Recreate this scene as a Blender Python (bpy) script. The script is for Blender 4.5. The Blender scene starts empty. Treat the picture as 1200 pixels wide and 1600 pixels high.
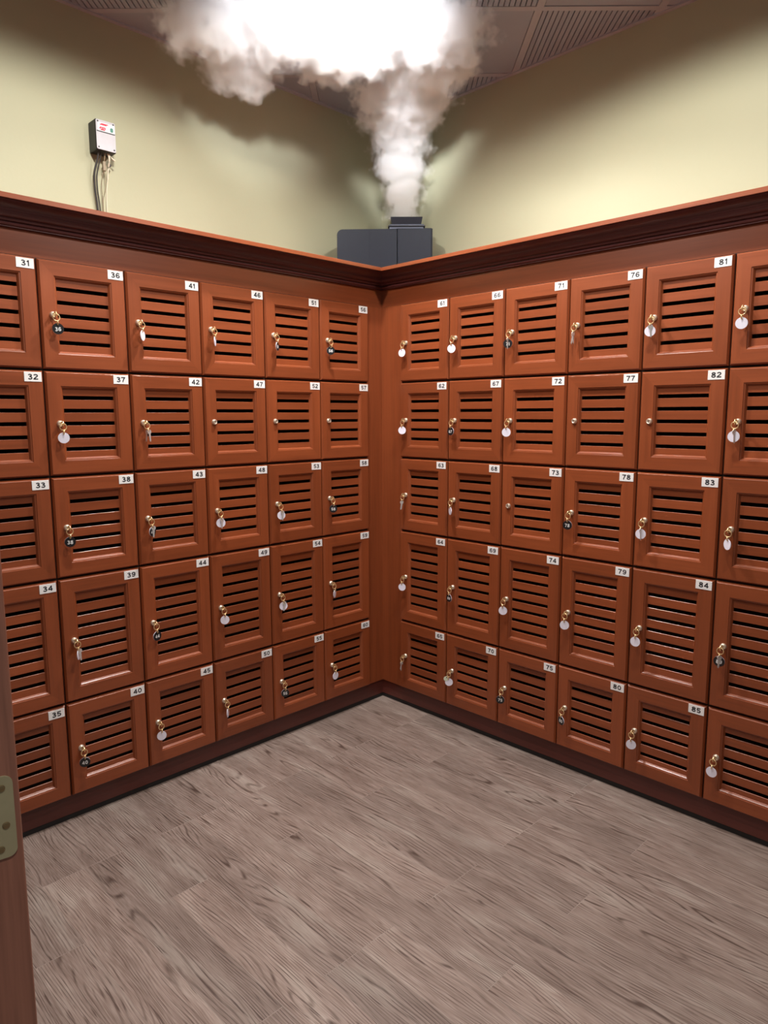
import bpy, bmesh, math, random
from mathutils import Vector, Matrix, noise as mnoise

scene = bpy.context.scene
COL = scene.collection
random.seed(7)
PI = math.pi

# ------------------------------------------------------------------ camera
CAM = Vector((-2.514917, -2.540974, 1.494526))
R = Matrix(((0.7086866883, 0.0989265805, -0.6985532975),
            (-0.7055159113, 0.0948266438, -0.7023212987),
            (-0.0032367798, 0.9905662216, 0.1369966567)))
cd = bpy.data.cameras.new('camera')
cd.sensor_fit = 'VERTICAL'
cd.sensor_height = 24.0
cd.sensor_width = 18.0
cd.lens = 1102.2134 / 1600.0 * 24.0
cd.clip_start = 0.02
cam = bpy.data.objects.new('camera', cd)
cam.matrix_world = Matrix.Translation(CAM) @ R.to_4x4()
COL.objects.link(cam)
scene.camera = cam

# ------------------------------------------------------------------ world, lamps, exposure
CEIL = 3.088
w = bpy.data.worlds.new('world')
scene.world = w
w.use_nodes = True
w.node_tree.nodes['Background'].inputs['Color'].default_value = (1.0, 0.93, 0.88, 1)
w.node_tree.nodes['Background'].inputs['Strength'].default_value = 0.12


def spot(name, x, y, watts, half_angle, blend, radius=0.06, color=(1.0, 0.955, 0.89), z=CEIL - 0.012):
    d = bpy.data.lights.new(name, 'SPOT')
    d.energy = watts
    d.spot_size = math.radians(half_angle * 2)
    d.spot_blend = blend
    d.shadow_soft_size = radius
    d.color = color
    o = bpy.data.objects.new(name, d)
    o.location = (x, y, z)
    COL.objects.link(o)
    return o


LAMP_X, LAMP_Y = -0.64, -0.44
spot('spot_over_vapor', LAMP_X, LAMP_Y, 165, 74, 0.30, color=(1.0, 0.97, 0.95), z=CEIL - 0.02)
spot('spot_near_left', -1.45, -0.68, 112, 84, 0.25)
spot('spot_near_right', -0.68, -1.50, 112, 84, 0.25)
spot('fill_spot_room', -2.30, -2.60, 80, 80, 0.30)  # unseen fill lamp added behind the camera to lift the door edge
for nm, tgt, watts, half in (('fill_spot_column', (0.21, 0.05, 2.80), 170, 7.5), ('fill_spot_right', (0.10, -0.10, 2.95), 340, 10), ('fill_spot_left', (-0.66, 0.02, 2.96), 190, 12)):  # unseen spots added only to brighten the vapor
    fill_spot = spot(nm, -1.41, -1.41, watts, half, 1.0, color=(0.93, 0.95, 1.0), z=2.99)
    fill_spot.rotation_euler = (Vector(tgt) - fill_spot.location).to_track_quat('-Z', 'Y').to_euler()

vs = scene.view_settings
vs.view_transform = 'Standard'
vs.look = 'None'
vs.exposure = 0.0
vs.gamma = 1.0
vs.use_curve_mapping = False
cy = scene.cycles
cy.use_denoising = True
cy.volume_bounces = 12
cy.max_bounces = 16
cy.diffuse_bounces = 5
cy.volume_step_rate = 1.0
cy.sample_clamp_indirect = 12.0


# ------------------------------------------------------------------ node helpers
class NT:
    def __init__(self, name):
        self.m = bpy.data.materials.new(name)
        self.m.use_nodes = True
        self.t = self.m.node_tree
        self.t.nodes.clear()
        self.out = self.n('ShaderNodeOutputMaterial')

    def n(self, typ, **kw):
        nd = self.t.nodes.new(typ)
        for k, v in kw.items():
            setattr(nd, k, v)
        return nd

    def link(self, a, b):
        self.t.links.new(a, b)

    def put(self, sock, v):
        if isinstance(v, bpy.types.NodeSocket):
            self.link(v, sock)
        else:
            sock.default_value = v

    def math(self, op, a, b=0.0, c=0.0):
        nd = self.n('ShaderNodeMath', operation=op)
        for s, v in zip(nd.inputs, (a, b, c)):
            self.put(s, v)
        return nd.outputs[0]

    def vmath(self, op, a, b=None, out=0):
        nd = self.n('ShaderNodeVectorMath', operation=op)
        self.put(nd.inputs[0], a)
        if b is not None:
            self.put(nd.inputs[1], b)
        return nd.outputs[out]

    def noise(self, vec, scale, detail=3.0, rough=0.5, dist=0.0):
        nd = self.n('ShaderNodeTexNoise')
        self.put(nd.inputs['Vector'], vec)
        self.put(nd.inputs['Scale'], scale)
        nd.inputs['Detail'].default_value = detail
        nd.inputs['Roughness'].default_value = rough
        nd.inputs['Distortion'].default_value = dist
        return nd.outputs[0]

    def ramp(self, fac, stops):
        nd = self.n('ShaderNodeValToRGB')
        self.put(nd.inputs[0], fac)
        el = nd.color_ramp.elements
        while len(el) < len(stops):
            el.new(0.5)
        for e, (p, c) in zip(el, stops):
            e.position = p
            e.color = (c[0], c[1], c[2], 1) if not isinstance(c, (int, float)) else (c, c, c, 1)
        return nd.outputs[0]

    def mix(self, fac, a, b, blend='MIX'):
        nd = self.n('ShaderNodeMix', data_type='RGBA', blend_type=blend)
        self.put(nd.inputs[0], fac)
        self.put(nd.inputs[6], a if isinstance(a, bpy.types.NodeSocket) else (*a, 1))
        self.put(nd.inputs[7], b if isinstance(b, bpy.types.NodeSocket) else (*b, 1))
        return nd.outputs[2]

    def coords(self, which='Object'):
        return self.n('ShaderNodeTexCoord').outputs[which]

    def bump(self, h, strength, dist):
        nd = self.n('ShaderNodeBump')
        nd.inputs['Strength'].default_value = strength
        nd.inputs['Distance'].default_value = dist
        self.put(nd.inputs['Height'], h)
        return nd.outputs[0]

    def principled(self, color, rough=0.5, metal=0.0, normal=None, spec=0.5, coat=0.0, coat_rough=0.1, emit=None, emit_s=0.0):
        p = self.n('ShaderNodeBsdfPrincipled')
        self.put(p.inputs['Base Color'], color if isinstance(color, bpy.types.NodeSocket) else (*color, 1))
        self.put(p.inputs['Roughness'], rough)
        p.inputs['Metallic'].default_value = metal
        p.inputs['Specular IOR Level'].default_value = spec
        p.inputs['Coat Weight'].default_value = coat
        p.inputs['Coat Roughness'].default_value = coat_rough
        if normal is not None:
            self.link(normal, p.inputs['Normal'])
        if emit:
            p.inputs['Emission Color'].default_value = (*emit, 1)
            p.inputs['Emission Strength'].default_value = emit_s
        self.link(p.outputs[0], self.out.inputs['Surface'])
        return self.m


def plain(name, color, rough=0.5, metal=0.0, grain=0.06, scale=40, **kw):
    t = NT(name)
    nz = t.noise(t.coords(), scale, 3)
    c = t.mix(nz, tuple(x * (1 - grain) for x in color), tuple(min(1, x * (1 + grain)) for x in color))
    return t.principled(c, rough, metal, **kw)


def wood(name, axis, base=(0.228, 0.053, 0.0165), rough=0.36, vary=0.22, coat=0.25, spec=0.45, scale=1.0):
    """stained cherry wood, grain running along the given object axis"""
    t = NT(name)
    co = t.coords()
    rnd = t.n('ShaderNodeObjectInfo').outputs['Random']
    off = t.n('ShaderNodeCombineXYZ')
    for i in range(3):
        t.link(t.math('MULTIPLY', rnd, 17.3 + 9 * i), off.inputs[i])
    co = t.vmath('ADD', co, off.outputs[0])
    st = [26.0 * scale] * 3
    st[axis] = 1.6 * scale
    fine = [120.0 * scale] * 3
    fine[axis] = 4.0 * scale
    n1 = t.noise(t.vmath('MULTIPLY', co, tuple(st)), 1.0, 4, 0.55, 0.5)
    n2 = t.noise(t.vmath('MULTIPLY', co, tuple(fine)), 1.0, 3, 0.6)
    big = t.noise(co, 5.0, 2)
    dark = tuple(x * (1 - vary * 1.3) for x in base)
    lite = (base[0] * (1 + vary), base[1] * (1 + vary * 1.25), base[2] * (1 + vary * 1.2))
    f = t.math('ADD', t.math('MULTIPLY', n1, 0.6), t.math('MULTIPLY', n2, 0.4))
    c = t.ramp(f, [(0.3, dark), (0.5, base), (0.72, lite)])
    c = t.mix(t.math('MULTIPLY', big, 0.45), c, tuple(x * 1.25 for x in base))
    isl = t.n('ShaderNodeNewGeometry').outputs['Random Per Island']
    hv = t.n('ShaderNodeHueSaturation')
    t.link(t.math('ADD', t.math('ADD', t.math('MULTIPLY', rnd, 0.22), t.math('MULTIPLY', isl, 0.22)), 0.78), hv.inputs['Value'])
    t.link(c, hv.inputs['Color'])
    rg = t.math('ADD', t.math('MULTIPLY', n1, 0.12), rough - 0.06)
    return t.principled(hv.outputs[0], rg, normal=t.bump(n2, 0.06, 0.001), spec=spec, coat=coat, coat_rough=0.22)


WV = wood('cherry_wood_upright', 2)
WH = wood('cherry_wood_level', 0)
WY = wood('cherry_wood_level_right', 1)
WTOE = wood('dark_shaded_plinth_wood', 0, base=(0.105, 0.024, 0.017), rough=0.42)  # dark wood, with the shade under the doors put into its colour
WTOE2 = wood('dark_shaded_plinth_wood_right', 1, base=(0.105, 0.024, 0.017), rough=0.42)
WCR = wood('shade_darkened_cornice_wood', 0, base=(0.085, 0.021, 0.020), rough=0.38)  # cherry wood darkened so the cove's underside shade sits in the colour
WCR2 = wood('shade_darkened_cornice_wood_right', 1, base=(0.085, 0.021, 0.020), rough=0.38)
WDOOR = wood('brown_door_wood', 2, base=(0.36, 0.155, 0.105), rough=0.40, vary=0.3, scale=1.3)
BLACK_STRIP = plain('black_foot_strip', (0.012, 0.011, 0.011), 0.7)  # plain black band along the plinth foot
INNER = plain('locker_interior', (0.022, 0.012, 0.009), 0.7)  # near-black: the unlit inside of the lockers put into the colour
PLATE = plain('white_plate_plastic', (0.82, 0.815, 0.81), 0.5, grain=0.02)
INK = plain('dark_grey_ink', (0.020, 0.020, 0.026), 0.5)
BRASS = plain('polished_brass', (0.86, 0.63, 0.34), 0.32, 0.75, 0.1)
CHROME = plain('worn_nickel', (0.82, 0.72, 0.58), 0.32, 0.75, 0.1)
SILVER = plain('silver_key_steel', (0.74, 0.72, 0.70), 0.35, 0.6, 0.1)
SLOT = plain('dark_keyway', (0.03, 0.02, 0.015), 0.5)
TAGW = plain('white_tag_plastic', (0.80, 0.78, 0.90), 0.35, grain=0.03)
TAGB = plain('black_tag_plastic', (0.012, 0.012, 0.014), 0.3)
TAGINK = plain('white_engraving', (0.75, 0.75, 0.75), 0.5)
GREENPL = plain('pale_green_plastic', (0.62, 0.68, 0.52), 0.4)
NAVY = plain('navy_painted_metal', (0.007, 0.010, 0.023), 0.45, 0.0, 0.15, 6, spec=0.25)
NAVYD = plain('dark_navy_metal', (0.004, 0.005, 0.016), 0.4)
GREYM = plain('grey_metal_collar', (0.10, 0.11, 0.15), 0.4, 0.5)
BOXBLK = plain('black_box_plastic', (0.012, 0.012, 0.014), 0.45)
FACE = plain('silver_grey_panel', (0.50, 0.49, 0.53), 0.35, 0.0, 0.08)
LBLW = plain('white_label_paper', (0.80, 0.78, 0.80), 0.5)
LBLR = plain('red_print', (0.62, 0.04, 0.08), 0.5)
LBLG = plain('green_key', (0.05, 0.22, 0.16), 0.4)
CABLE = plain('dark_cable', (0.035, 0.03, 0.028), 0.5)
CABLEW = plain('cream_cable', (0.72, 0.66, 0.52), 0.5)
CABLET = plain('tan_wire', (0.28, 0.22, 0.14), 0.5)
HINGEM = plain('aged_brass_hinge', (0.46, 0.42, 0.26), 0.42, 0.2, 0.12, 30)
SCREWM = plain('brass_screw', (0.34, 0.26, 0.14), 0.35, 0.8)


def wall_paint():
    t = NT('sage_wall_paint')
    co = t.coords()
    a = t.noise(co, 1.3, 3)
    b = t.noise(co, 90, 4, 0.6)
    c = t.mix(a, (0.42, 0.42, 0.285), (0.48, 0.47, 0.325))
    return t.principled(c, 0.62, normal=t.bump(b, 0.12, 0.002), spec=0.35)


WALL = wall_paint()


def floor_mat():
    t = NT('taupe_vinyl_planks')
    co = t.coords()
    sep = t.n('ShaderNodeSeparateXYZ')
    t.link(co, sep.inputs[0])
    sw = t.n('ShaderNodeCombineXYZ')
    t.link(t.math('ADD', sep.outputs[1], 20.43), sw.inputs[0])
    t.link(t.math('ADD', sep.outputs[0], 1.699 + 0.1345 * 80), sw.inputs[1])
    br = t.n('ShaderNodeTexBrick')
    br.offset = 0.37
    br.offset_frequency = 3
    br.squash = 1.0
    t.link(sw.outputs[0], br.inputs['Vector'])
    br.inputs['Color1'].default_value = (0, 0, 0, 1)
    br.inputs['Color2'].default_value = (1, 1, 1, 1)
    br.inputs['Mortar'].default_value = (0.5, 0.5, 0.5, 1)
    br.inputs['Scale'].default_value = 1.0
    br.inputs['Mortar Size'].default_value = 0.0012
    br.inputs['Mortar Smooth'].default_value = 0.2
    br.inputs['Brick Width'].default_value = 0.915
    br.inputs['Row Height'].default_value = 0.1345
    rnd = t.math('MULTIPLY', br.outputs['Color'], 1.0)
    mort = br.outputs['Fac']
    off = t.n('ShaderNodeCombineXYZ')
    t.link(t.math('MULTIPLY', rnd, 7.1), off.inputs[0])
    t.link(t.math('MULTIPLY', rnd, 31.7), off.inputs[1])
    p = t.vmath('ADD', co, off.outputs[0])
    warp = t.noise(t.vmath('MULTIPLY', p, (9, 2.4, 1)), 1.0, 2, 0.5)
    wv = t.n('ShaderNodeCombineXYZ')
    t.link(t.math('MULTIPLY', warp, 0.035), wv.inputs[0])
    pw = t.vmath('ADD', p, wv.outputs[0])
    streak = t.noise(t.vmath('MULTIPLY', pw, (120, 5.0, 1)), 1.0, 3, 0.55)
    fine = t.noise(t.vmath('MULTIPLY', pw, (420, 10.0, 1)), 1.0, 2, 0.6)
    patch = t.noise(t.vmath('MULTIPLY', p, (11, 2.6, 1)), 1.0, 4, 0.6)
    c = t.ramp(patch, [(0.32, (0.135, 0.085, 0.066)), (0.46, (0.240, 0.173, 0.144)), (0.54, (0.295, 0.220, 0.187)), (0.66, (0.42, 0.355, 0.305))])
    c = t.mix(0.55, c, t.ramp(fine, [(0.36, (0.15, 0.105, 0.086)), (0.50, (0.255, 0.194, 0.166)), (0.64, (0.36, 0.295, 0.26))]))
    # grain: thin dark lines along the plank that bend where the field swells
    px = t.n('ShaderNodeSeparateXYZ')
    t.link(pw, px.inputs[0])
    field = t.noise(t.vmath('MULTIPLY', p, (9, 1.0, 1)), 1.0, 1.5, 0.4, 0.2)
    ringv = t.math('PINGPONG', t.math('ADD', t.math('MULTIPLY', px.outputs[0], 205.0), t.math('MULTIPLY', field, 34.0)), 1.0)
    rl = t.ramp(ringv, [(0.08, 1.0), (0.46, 0.0)])
    brk = t.ramp(t.noise(t.vmath('MULTIPLY', p, (42, 5.5, 1)), 1.0, 3, 0.6), [(0.38, 0.12), (0.62, 1.0)])
    c = t.mix(t.math('MULTIPLY', t.math('MULTIPLY', rl, brk), 0.92), c, (0.070, 0.041, 0.031))
    dk = t.ramp(streak, [(0.32, 1.0), (0.37, 0.0)])
    c = t.mix(t.math('MULTIPLY', dk, 0.8), c, (0.062, 0.035, 0.026))
    hv = t.n('ShaderNodeHueSaturation')
    t.link(t.math('ADD', t.math('MULTIPLY', rnd, 0.26), 0.84), hv.inputs['Value'])
    t.link(c, hv.inputs['Color'])
    mn = t.noise(co, 6, 2)
    c = t.mix(t.math('MULTIPLY', mort, t.math('MULTIPLY', mn, 0.6)), hv.outputs[0], (0.36, 0.31, 0.27))
    h = t.math('SUBTRACT', t.math('ADD', streak, fine), mort)
    return t.principled(c, t.math('ADD', t.math('MULTIPLY', fine, 0.2), 0.36), normal=t.bump(h, 0.25, 0.0012), spec=0.4)


FLOOR = floor_mat()
CEILM = plain('grey_ceiling_panel', (0.34, 0.365, 0.44), 0.6, 0.0, 0.05, 8)
CEILG = plain('grey_ceiling_grid', (0.42, 0.425, 0.48), 0.55)
CEILD = plain('dark_ceiling_slot', (0.16, 0.15, 0.165), 0.8)


# ------------------------------------------------------------------ mesh helpers
def link_mesh(name, bm, mats, parent=None, loc=None, smooth=False):
    me = bpy.data.meshes.new(name)
    bm.normal_update()
    bm.to_mesh(me)
    bm.free()
    for m in (mats if isinstance(mats, (list, tuple)) else [mats]):
        me.materials.append(m)
    if smooth:
        for p in me.polygons:
            p.use_smooth = True
    return link_obj(name, me, parent, loc)


def link_obj(name, me, parent=None, loc=None):
    o = bpy.data.objects.new(name, me)
    if parent is not None:
        o.parent = parent
    if loc is not None:
        o.location = loc
    COL.objects.link(o)
    return o


def tag(o, label=None, cat=None, group=None, kind=None):
    if label:
        o['label'] = label
    if cat:
        o['category'] = cat
    if group:
        o['group'] = group
    if kind:
        o['kind'] = kind
    return o


def struct(name, bm, mats, label=None, **kw):
    o = link_mesh(name, bm, mats, **kw)
    o['kind'] = 'structure'
    if label:
        o['label'] = label
    return o


def empty(name, loc=(0, 0, 0), rz=0.0, label=None, cat=None, group=None):
    o = bpy.data.objects.new(name, None)
    o.empty_display_size = 0.05
    o.location = loc
    o.rotation_euler = (0, 0, rz)
    COL.objects.link(o)
    return tag(o, label, cat, group)


def box(bm, lo, hi, mi=0, bevel=0.0, segs=2):
    """axis-aligned box from corner lo to corner hi"""
    vs_ = []
    for z in (lo[2], hi[2]):
        for (x, y) in ((lo[0], lo[1]), (hi[0], lo[1]), (hi[0], hi[1]), (lo[0], hi[1])):
            vs_.append(bm.verts.new((x, y, z)))
    F = [(3, 2, 1, 0), (4, 5, 6, 7), (0, 1, 5, 4), (1, 2, 6, 5), (2, 3, 7, 6), (3, 0, 4, 7)]
    fs = [bm.faces.new([vs_[i] for i in f]) for f in F]
    for f in fs:
        f.material_index = mi
    if bevel > 0:
        es = list({e for f in fs for e in f.edges})
        bmesh.ops.bevel(bm, geom=es, offset=bevel, segments=segs, profile=0.6, affect='EDGES')
    return fs


def loops(bm, rings, closed=True, cap_start=False, cap_end=False, mi=0, flip=False):
    vr = [[bm.verts.new(p) for p in ring] for ring in rings]
    n = len(vr[0])
    for a, b in zip(vr[:-1], vr[1:]):
        for i in range(n if closed else n - 1):
            j = (i + 1) % n
            q = [a[i], a[j], b[j], b[i]]
            f = bm.faces.new(q[::-1] if flip else q)
            f.material_index = mi
    if cap_start:
        bm.faces.new(vr[0][::-1] if not flip else vr[0]).material_index = mi
    if cap_end:
        bm.faces.new(vr[-1] if not flip else vr[-1][::-1]).material_index = mi
    return vr


def lathe(bm, prof, axis='y', segs=20, centre=(0, 0, 0), mi=0):
    """prof: list of (radius, along); axis direction"""
    rings = []
    for r, a in prof:
        ring = []
        for k in range(segs):
            t = 2 * PI * k / segs
            u, v = r * math.cos(t), r * math.sin(t)
            p = (u, a, v) if axis == 'y' else ((u, v, a) if axis == 'z' else (a, u, v))
            ring.append((p[0] + centre[0], p[1] + centre[1], p[2] + centre[2]))
        rings.append(ring)
    loops(bm, rings, True, True, True, mi)
    bmesh.ops.recalc_face_normals(bm, faces=bm.faces[:])


def torus(bm, R_, r_, centre, normal_axis, n=20, m=8, mi=0):
    rings = []
    for i in range(n + 1):
        t = 2 * PI * i / n
        ring = []
        for j in range(m):
            s = 2 * PI * j / m
            rr = R_ + r_ * math.cos(s)
            u, v, q = rr * math.cos(t), rr * math.sin(t), r_ * math.sin(s)
            p = {'y': (u, q, v), 'x': (q, u, v), 'z': (u, v, q)}[normal_axis]
            ring.append((p[0] + centre[0], p[1] + centre[1], p[2] + centre[2]))
        rings.append(ring)
    loops(bm, rings, True, mi=mi)
    bmesh.ops.remove_doubles(bm, verts=bm.verts[:], dist=1e-6)
    bmesh.ops.recalc_face_normals(bm, faces=bm.faces[:])


def tube(bm, pts, r_, m=8, mi=0):
    pts = [Vector(p) for p in pts]
    rings = []
    for i, p in enumerate(pts):
        d = (pts[min(i + 1, len(pts) - 1)] - pts[max(i - 1, 0)]).normalized()
        a = d.orthogonal().normalized() if abs(d.z) < 0.9 else d.cross(Vector((0, 1, 0))).normalized()
        b = d.cross(a)
        rr = r_[i] if isinstance(r_, (list, tuple)) else r_
        rings.append([p + (a * math.cos(2 * PI * k / m) + b * math.sin(2 * PI * k / m)) * rr for k in range(m)])
    loops(bm, rings, True, True, True, mi)
    bmesh.ops.recalc_face_normals(bm, faces=bm.faces[:])


def spline(pts, n=8):
    pts = [Vector(p) for p in pts]
    out = []
    for i in range(len(pts) - 1):
        p0, p1, p2, p3 = pts[max(i - 1, 0)], pts[i], pts[i + 1], pts[min(i + 2, len(pts) - 1)]
        for k in range(n):
            t = k / n
            out.append(0.5 * ((2 * p1) + (p2 - p0) * t + (2 * p0 - 5 * p1 + 4 * p2 - p3) * t * t + (3 * p1 - p0 - 3 * p2 + p3) * t ** 3))
    out.append(pts[-1])
    return out


def holed_plate(bm, outer, holes, y0, y1, mi_front=0, mi_rest=0):
    """flat plate in the xz plane between y0 (front) and y1 with through holes; front faces get mi_front"""
    def ring_edges(pts, y):
        vs_ = [bm.verts.new((p[0], y, p[1])) for p in pts]
        return vs_, [bm.edges.new((vs_[i], vs_[(i + 1) % len(vs_)])) for i in range(len(vs_))]
    for y, mi in ((y0, mi_front), (y1, mi_rest)):
        es = []
        allv = []
        for pts in [outer] + holes:
            v, e = ring_edges(pts, y)
            allv.append(v)
            es += e
        g = bmesh.ops.triangle_fill(bm, use_beauty=True, use_dissolve=False, edges=es)
        for f in g['geom']:
            if isinstance(f, bmesh.types.BMFace):
                f.material_index = mi
        if y == y0:
            first = allv
        else:
            for a, b in zip(first, allv):
                for i in range(len(a)):
                    j = (i + 1) % len(a)
                    bm.faces.new((a[i], a[j], b[j], b[i])).material_index = mi_rest
    bmesh.ops.recalc_face_normals(bm, faces=bm.faces[:])


def circle2(cx, cz, r_, n=24):
    return [(cx + r_ * math.cos(2 * PI * k / n), cz + r_ * math.sin(2 * PI * k / n)) for k in range(n)]


# ------------------------------------------------------------------ digits
DIGIT = {}
DW_, DS = 0.80, 0.205                                # digit width and stroke, unit cap height


def arc(cx, cz, rx, rz, a0, a1, n=18):
    return [(cx + rx * math.cos(math.radians(a0 + (a1 - a0) * k / n)), cz + rz * math.sin(math.radians(a0 + (a1 - a0) * k / n))) for k in range(n + 1)]


def digit_strokes(ch):
    h = DS / 2
    c, rx = DW_ / 2, DW_ / 2 - h
    lo, hi = h, 1 - h
    six = [arc(c, 0.315, rx, 0.315 - h, 0, 360, 28), arc(c + 0.03, 0.50, rx + 0.03, 0.5 - h, 38, 180, 14) + arc(c, 0.45, rx, 0.3, 180, 215, 4)]
    return {
        '0': [arc(c, 0.5, rx, 0.5 - h, 0, 360, 32)],
        '1': [[(0.34, 0.0), (0.34, 1.0)], [(0.06, 0.73), (0.20, 0.775), (0.30, 0.90), (0.33, 0.99)]],
        '2': [arc(c, 0.70, rx, 0.30 - h, 165, -30, 18) + [(h + 0.06, 0.20), (h, 0.04)], [(0.0, lo), (DW_, lo)]],
        '3': [arc(c - 0.02, 0.74, rx - 0.04, 0.26 - h, 160, -90, 18), arc(c, 0.285, rx, 0.285 - h + 0.015, 90, -160, 18), [(c - 0.12, 0.53), (c, 0.53)]],
        '4': [[(0.57, 0.0), (0.57, 1.0)], [(0.56, 0.93), (0.07, 0.33)], [(0.0, 0.30), (DW_, 0.30)]],
        '5': [[(0.14, hi), (DW_ - 0.06, hi)], [(0.20, 0.98), (0.13, 0.46)], arc(c - 0.01, 0.325, rx, 0.325 - h, 138, -155, 22)],
        '6': six,
        '7': [[(0.0, hi), (DW_, hi)], [(DW_ - h - 0.02, hi), (0.46, 0.52), (0.34, 0.24), (0.30, 0.0)]],
        '8': [arc(c, 0.745, rx - 0.04, 0.255 - h, 0, 360, 26), arc(c, 0.285, rx, 0.285 - h + 0.01, 0, 360, 28)],
        '9': [[(DW_ - x, 1 - z) for x, z in st] for st in six],
    }[ch]


def digit_mesh(ch):
    """(verts, faces, width) of one wide bold digit, unit cap height, left edge at x=0"""
    if ch in DIGIT:
        return DIGIT[ch]
    vs_, fs = [], []
    for st in digit_strokes(ch):
        closed = math.dist(st[0], st[-1]) < 1e-4
        if closed:
            st = st[:-1]
        n = len(st)
        k0 = len(vs_)
        for k in range(n):
            a = st[(k - 1) % n] if closed else st[max(k - 1, 0)]
            b = st[(k + 1) % n] if closed else st[min(k + 1, n - 1)]
            L = math.dist(a, b)
            nx, nz = -(b[1] - a[1]) / L * DS / 2, (b[0] - a[0]) / L * DS / 2
            vs_ += [(st[k][0] + nx, st[k][1] + nz), (st[k][0] - nx, st[k][1] - nz)]
        for k in range(n if closed else n - 1):
            q = (k + 1) % n
            fs.append((k0 + 2 * k, k0 + 2 * k + 1, k0 + 2 * q + 1, k0 + 2 * q))
    x0 = min(v[0] for v in vs_)
    x1 = max(v[0] for v in vs_)
    DIGIT[ch] = ([(x - x0, z) for x, z in vs_], fs, x1 - x0)
    return DIGIT[ch]


def number_bm(text, height, digit_w, gap, y, cx=0.0, cz=0.0):
    """flat lettering in the xz plane at the given y, centred on (cx, cz), facing -y"""
    bm = bmesh.new()
    ref = digit_mesh('0')[2]
    widths = [digit_w * digit_mesh(c)[2] / ref for c in text]
    total = sum(widths) + gap * (len(text) - 1)
    x = cx - total / 2
    for c, wd in zip(text, widths):
        vv, ff, ar = digit_mesh(c)
        vs_ = [bm.verts.new((x + a / ar * wd, y, cz + (b - 0.5) * height)) for a, b in vv]
        for f in ff:
            try:
                bm.faces.new([vs_[i] for i in f])
            except ValueError:
                pass
        x += wd + gap
    g = bmesh.ops.extrude_face_region(bm, geom=bm.faces[:])
    bmesh.ops.translate(bm, vec=(0, -0.0003, 0), verts=[v for v in g['geom'] if isinstance(v, bmesh.types.BMVert)])
    bmesh.ops.recalc_face_normals(bm, faces=bm.faces[:])
    return bm


# ------------------------------------------------------------------ room shell
WD = 0.46            # wall plane behind the lockers
FD = 0.018           # fascia and filler plane
ZB = [2.0176, 1.6490, 1.2831, 0.9193, 0.4568, 0.0980]   # row boundaries
CW = 0.305
LA, RB = 0.0885, 0.1244
END = -3.6

bm = bmesh.new(); box(bm, (END, END, -0.05), (WD + 0.1, WD + 0.1, 0.0)); struct('floor', bm, FLOOR, 'grey brown wood look plank floor')
bm = bmesh.new(); box(bm, (END, WD, 0.0), (WD + 0.1, WD + 0.1, CEIL + 0.2)); struct('wall_left', bm, WALL, 'sage green painted wall above the left lockers')
bm = bmesh.new(); box(bm, (WD, END, 0.0), (WD + 0.1, WD, CEIL + 0.2)); struct('wall_right', bm, WALL, 'sage green painted wall above the right lockers')

# ceiling: metal panels in a frame that runs at 45 degrees to the walls
S2 = math.sqrt(0.5)


def ld(lat, dep, z):
    return Vector(((lat + dep) * S2, (dep - lat) * S2, z))


def clip_to_room(bm, m=0.0):
    for co, no in (((WD - m, 0, 0), (1, 0, 0)), ((0, WD - m, 0), (0, 1, 0)), ((END, 0, 0), (-1, 0, 0)), ((0, END, 0), (0, -1, 0))):
        g = bm.verts[:] + bm.edges[:] + bm.faces[:]
        r = bmesh.ops.bisect_plane(bm, geom=g, plane_co=co, plane_no=no, clear_outer=True)
        es = [e for e in r['geom_cut'] if isinstance(e, bmesh.types.BMEdge)]
        if es:
            bmesh.ops.holes_fill(bm, edges=es, sides=0)


def ldbox(bm, a0, a1, d0, d1, z0, z1, mi=0):
    pts = [ld(a0, d0, z0), ld(a1, d0, z0), ld(a1, d1, z0), ld(a0, d1, z0)]
    top = [Vector((p.x, p.y, z1)) for p in pts]
    loops(bm, [pts, top], True, True, True, mi)


bm = bmesh.new(); box(bm, (END, END, CEIL + 0.02), (WD, WD, CEIL + 0.07)); struct('ceiling', bm, CEILD, 'dark void above the ceiling panels')
LW, DW = 0.484, 0.553
L0, D0 = 0.634, -0.525
bmp = bmesh.new()
bmr = bmesh.new()
bmg = bmesh.new()
GB = 0.017
for i in range(-7, 7):
    a0, a1 = L0 + (i - 1) * LW, L0 + i * LW
    for j in range(-5, 3):
        d0, d1 = D0 + j * DW, D0 + (j + 1) * DW
        p = ld((a0 + a1) / 2, (d0 + d1) / 2, 0)
        if p.x > WD + 0.5 or p.y > WD + 0.5 or p.x < END - 0.4 or p.y < END - 0.4:
            continue
        if j == 0:
            ribbed = i >= 1
        elif j == 1:
            ribbed = i >= 0
        elif j == -1:
            ribbed = i <= 0
        else:
            ribbed = (i + j) % 2 == 0
        if ribbed:
            n = 21
            st = (LW - 2 * GB) / n
            for k in range(n):
                x = a0 + GB + (k + 0.5) * st
                ldbox(bmr, x - st * 0.40, x + st * 0.40, d0 + GB, d1 - GB, CEIL + 0.001, CEIL + 0.012)
        else:
            ldbox(bmp, a0 + GB, a1 - GB, d0 + GB, d1 - GB, CEIL + 0.003, CEIL + 0.012)
for i in range(-8, 8):
    x = L0 + i * LW
    ldbox(bmg, x - GB + 0.002, x + GB - 0.002, D0 - 5 * DW, D0 + 4 * DW, CEIL, CEIL + 0.02)
for j in range(-5, 4):
    y = D0 + j * DW
    for i in range(-8, 8):
        x = L0 + i * LW
        ldbox(bmg, x + GB - 0.002, x + LW - GB + 0.002, y - GB + 0.002, y + GB - 0.002, CEIL, CEIL + 0.02)
for b_ in (bmp, bmr, bmg):
    bmesh.ops.recalc_face_normals(b_, faces=b_.faces[:])
    clip_to_room(b_, 0.001)
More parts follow.
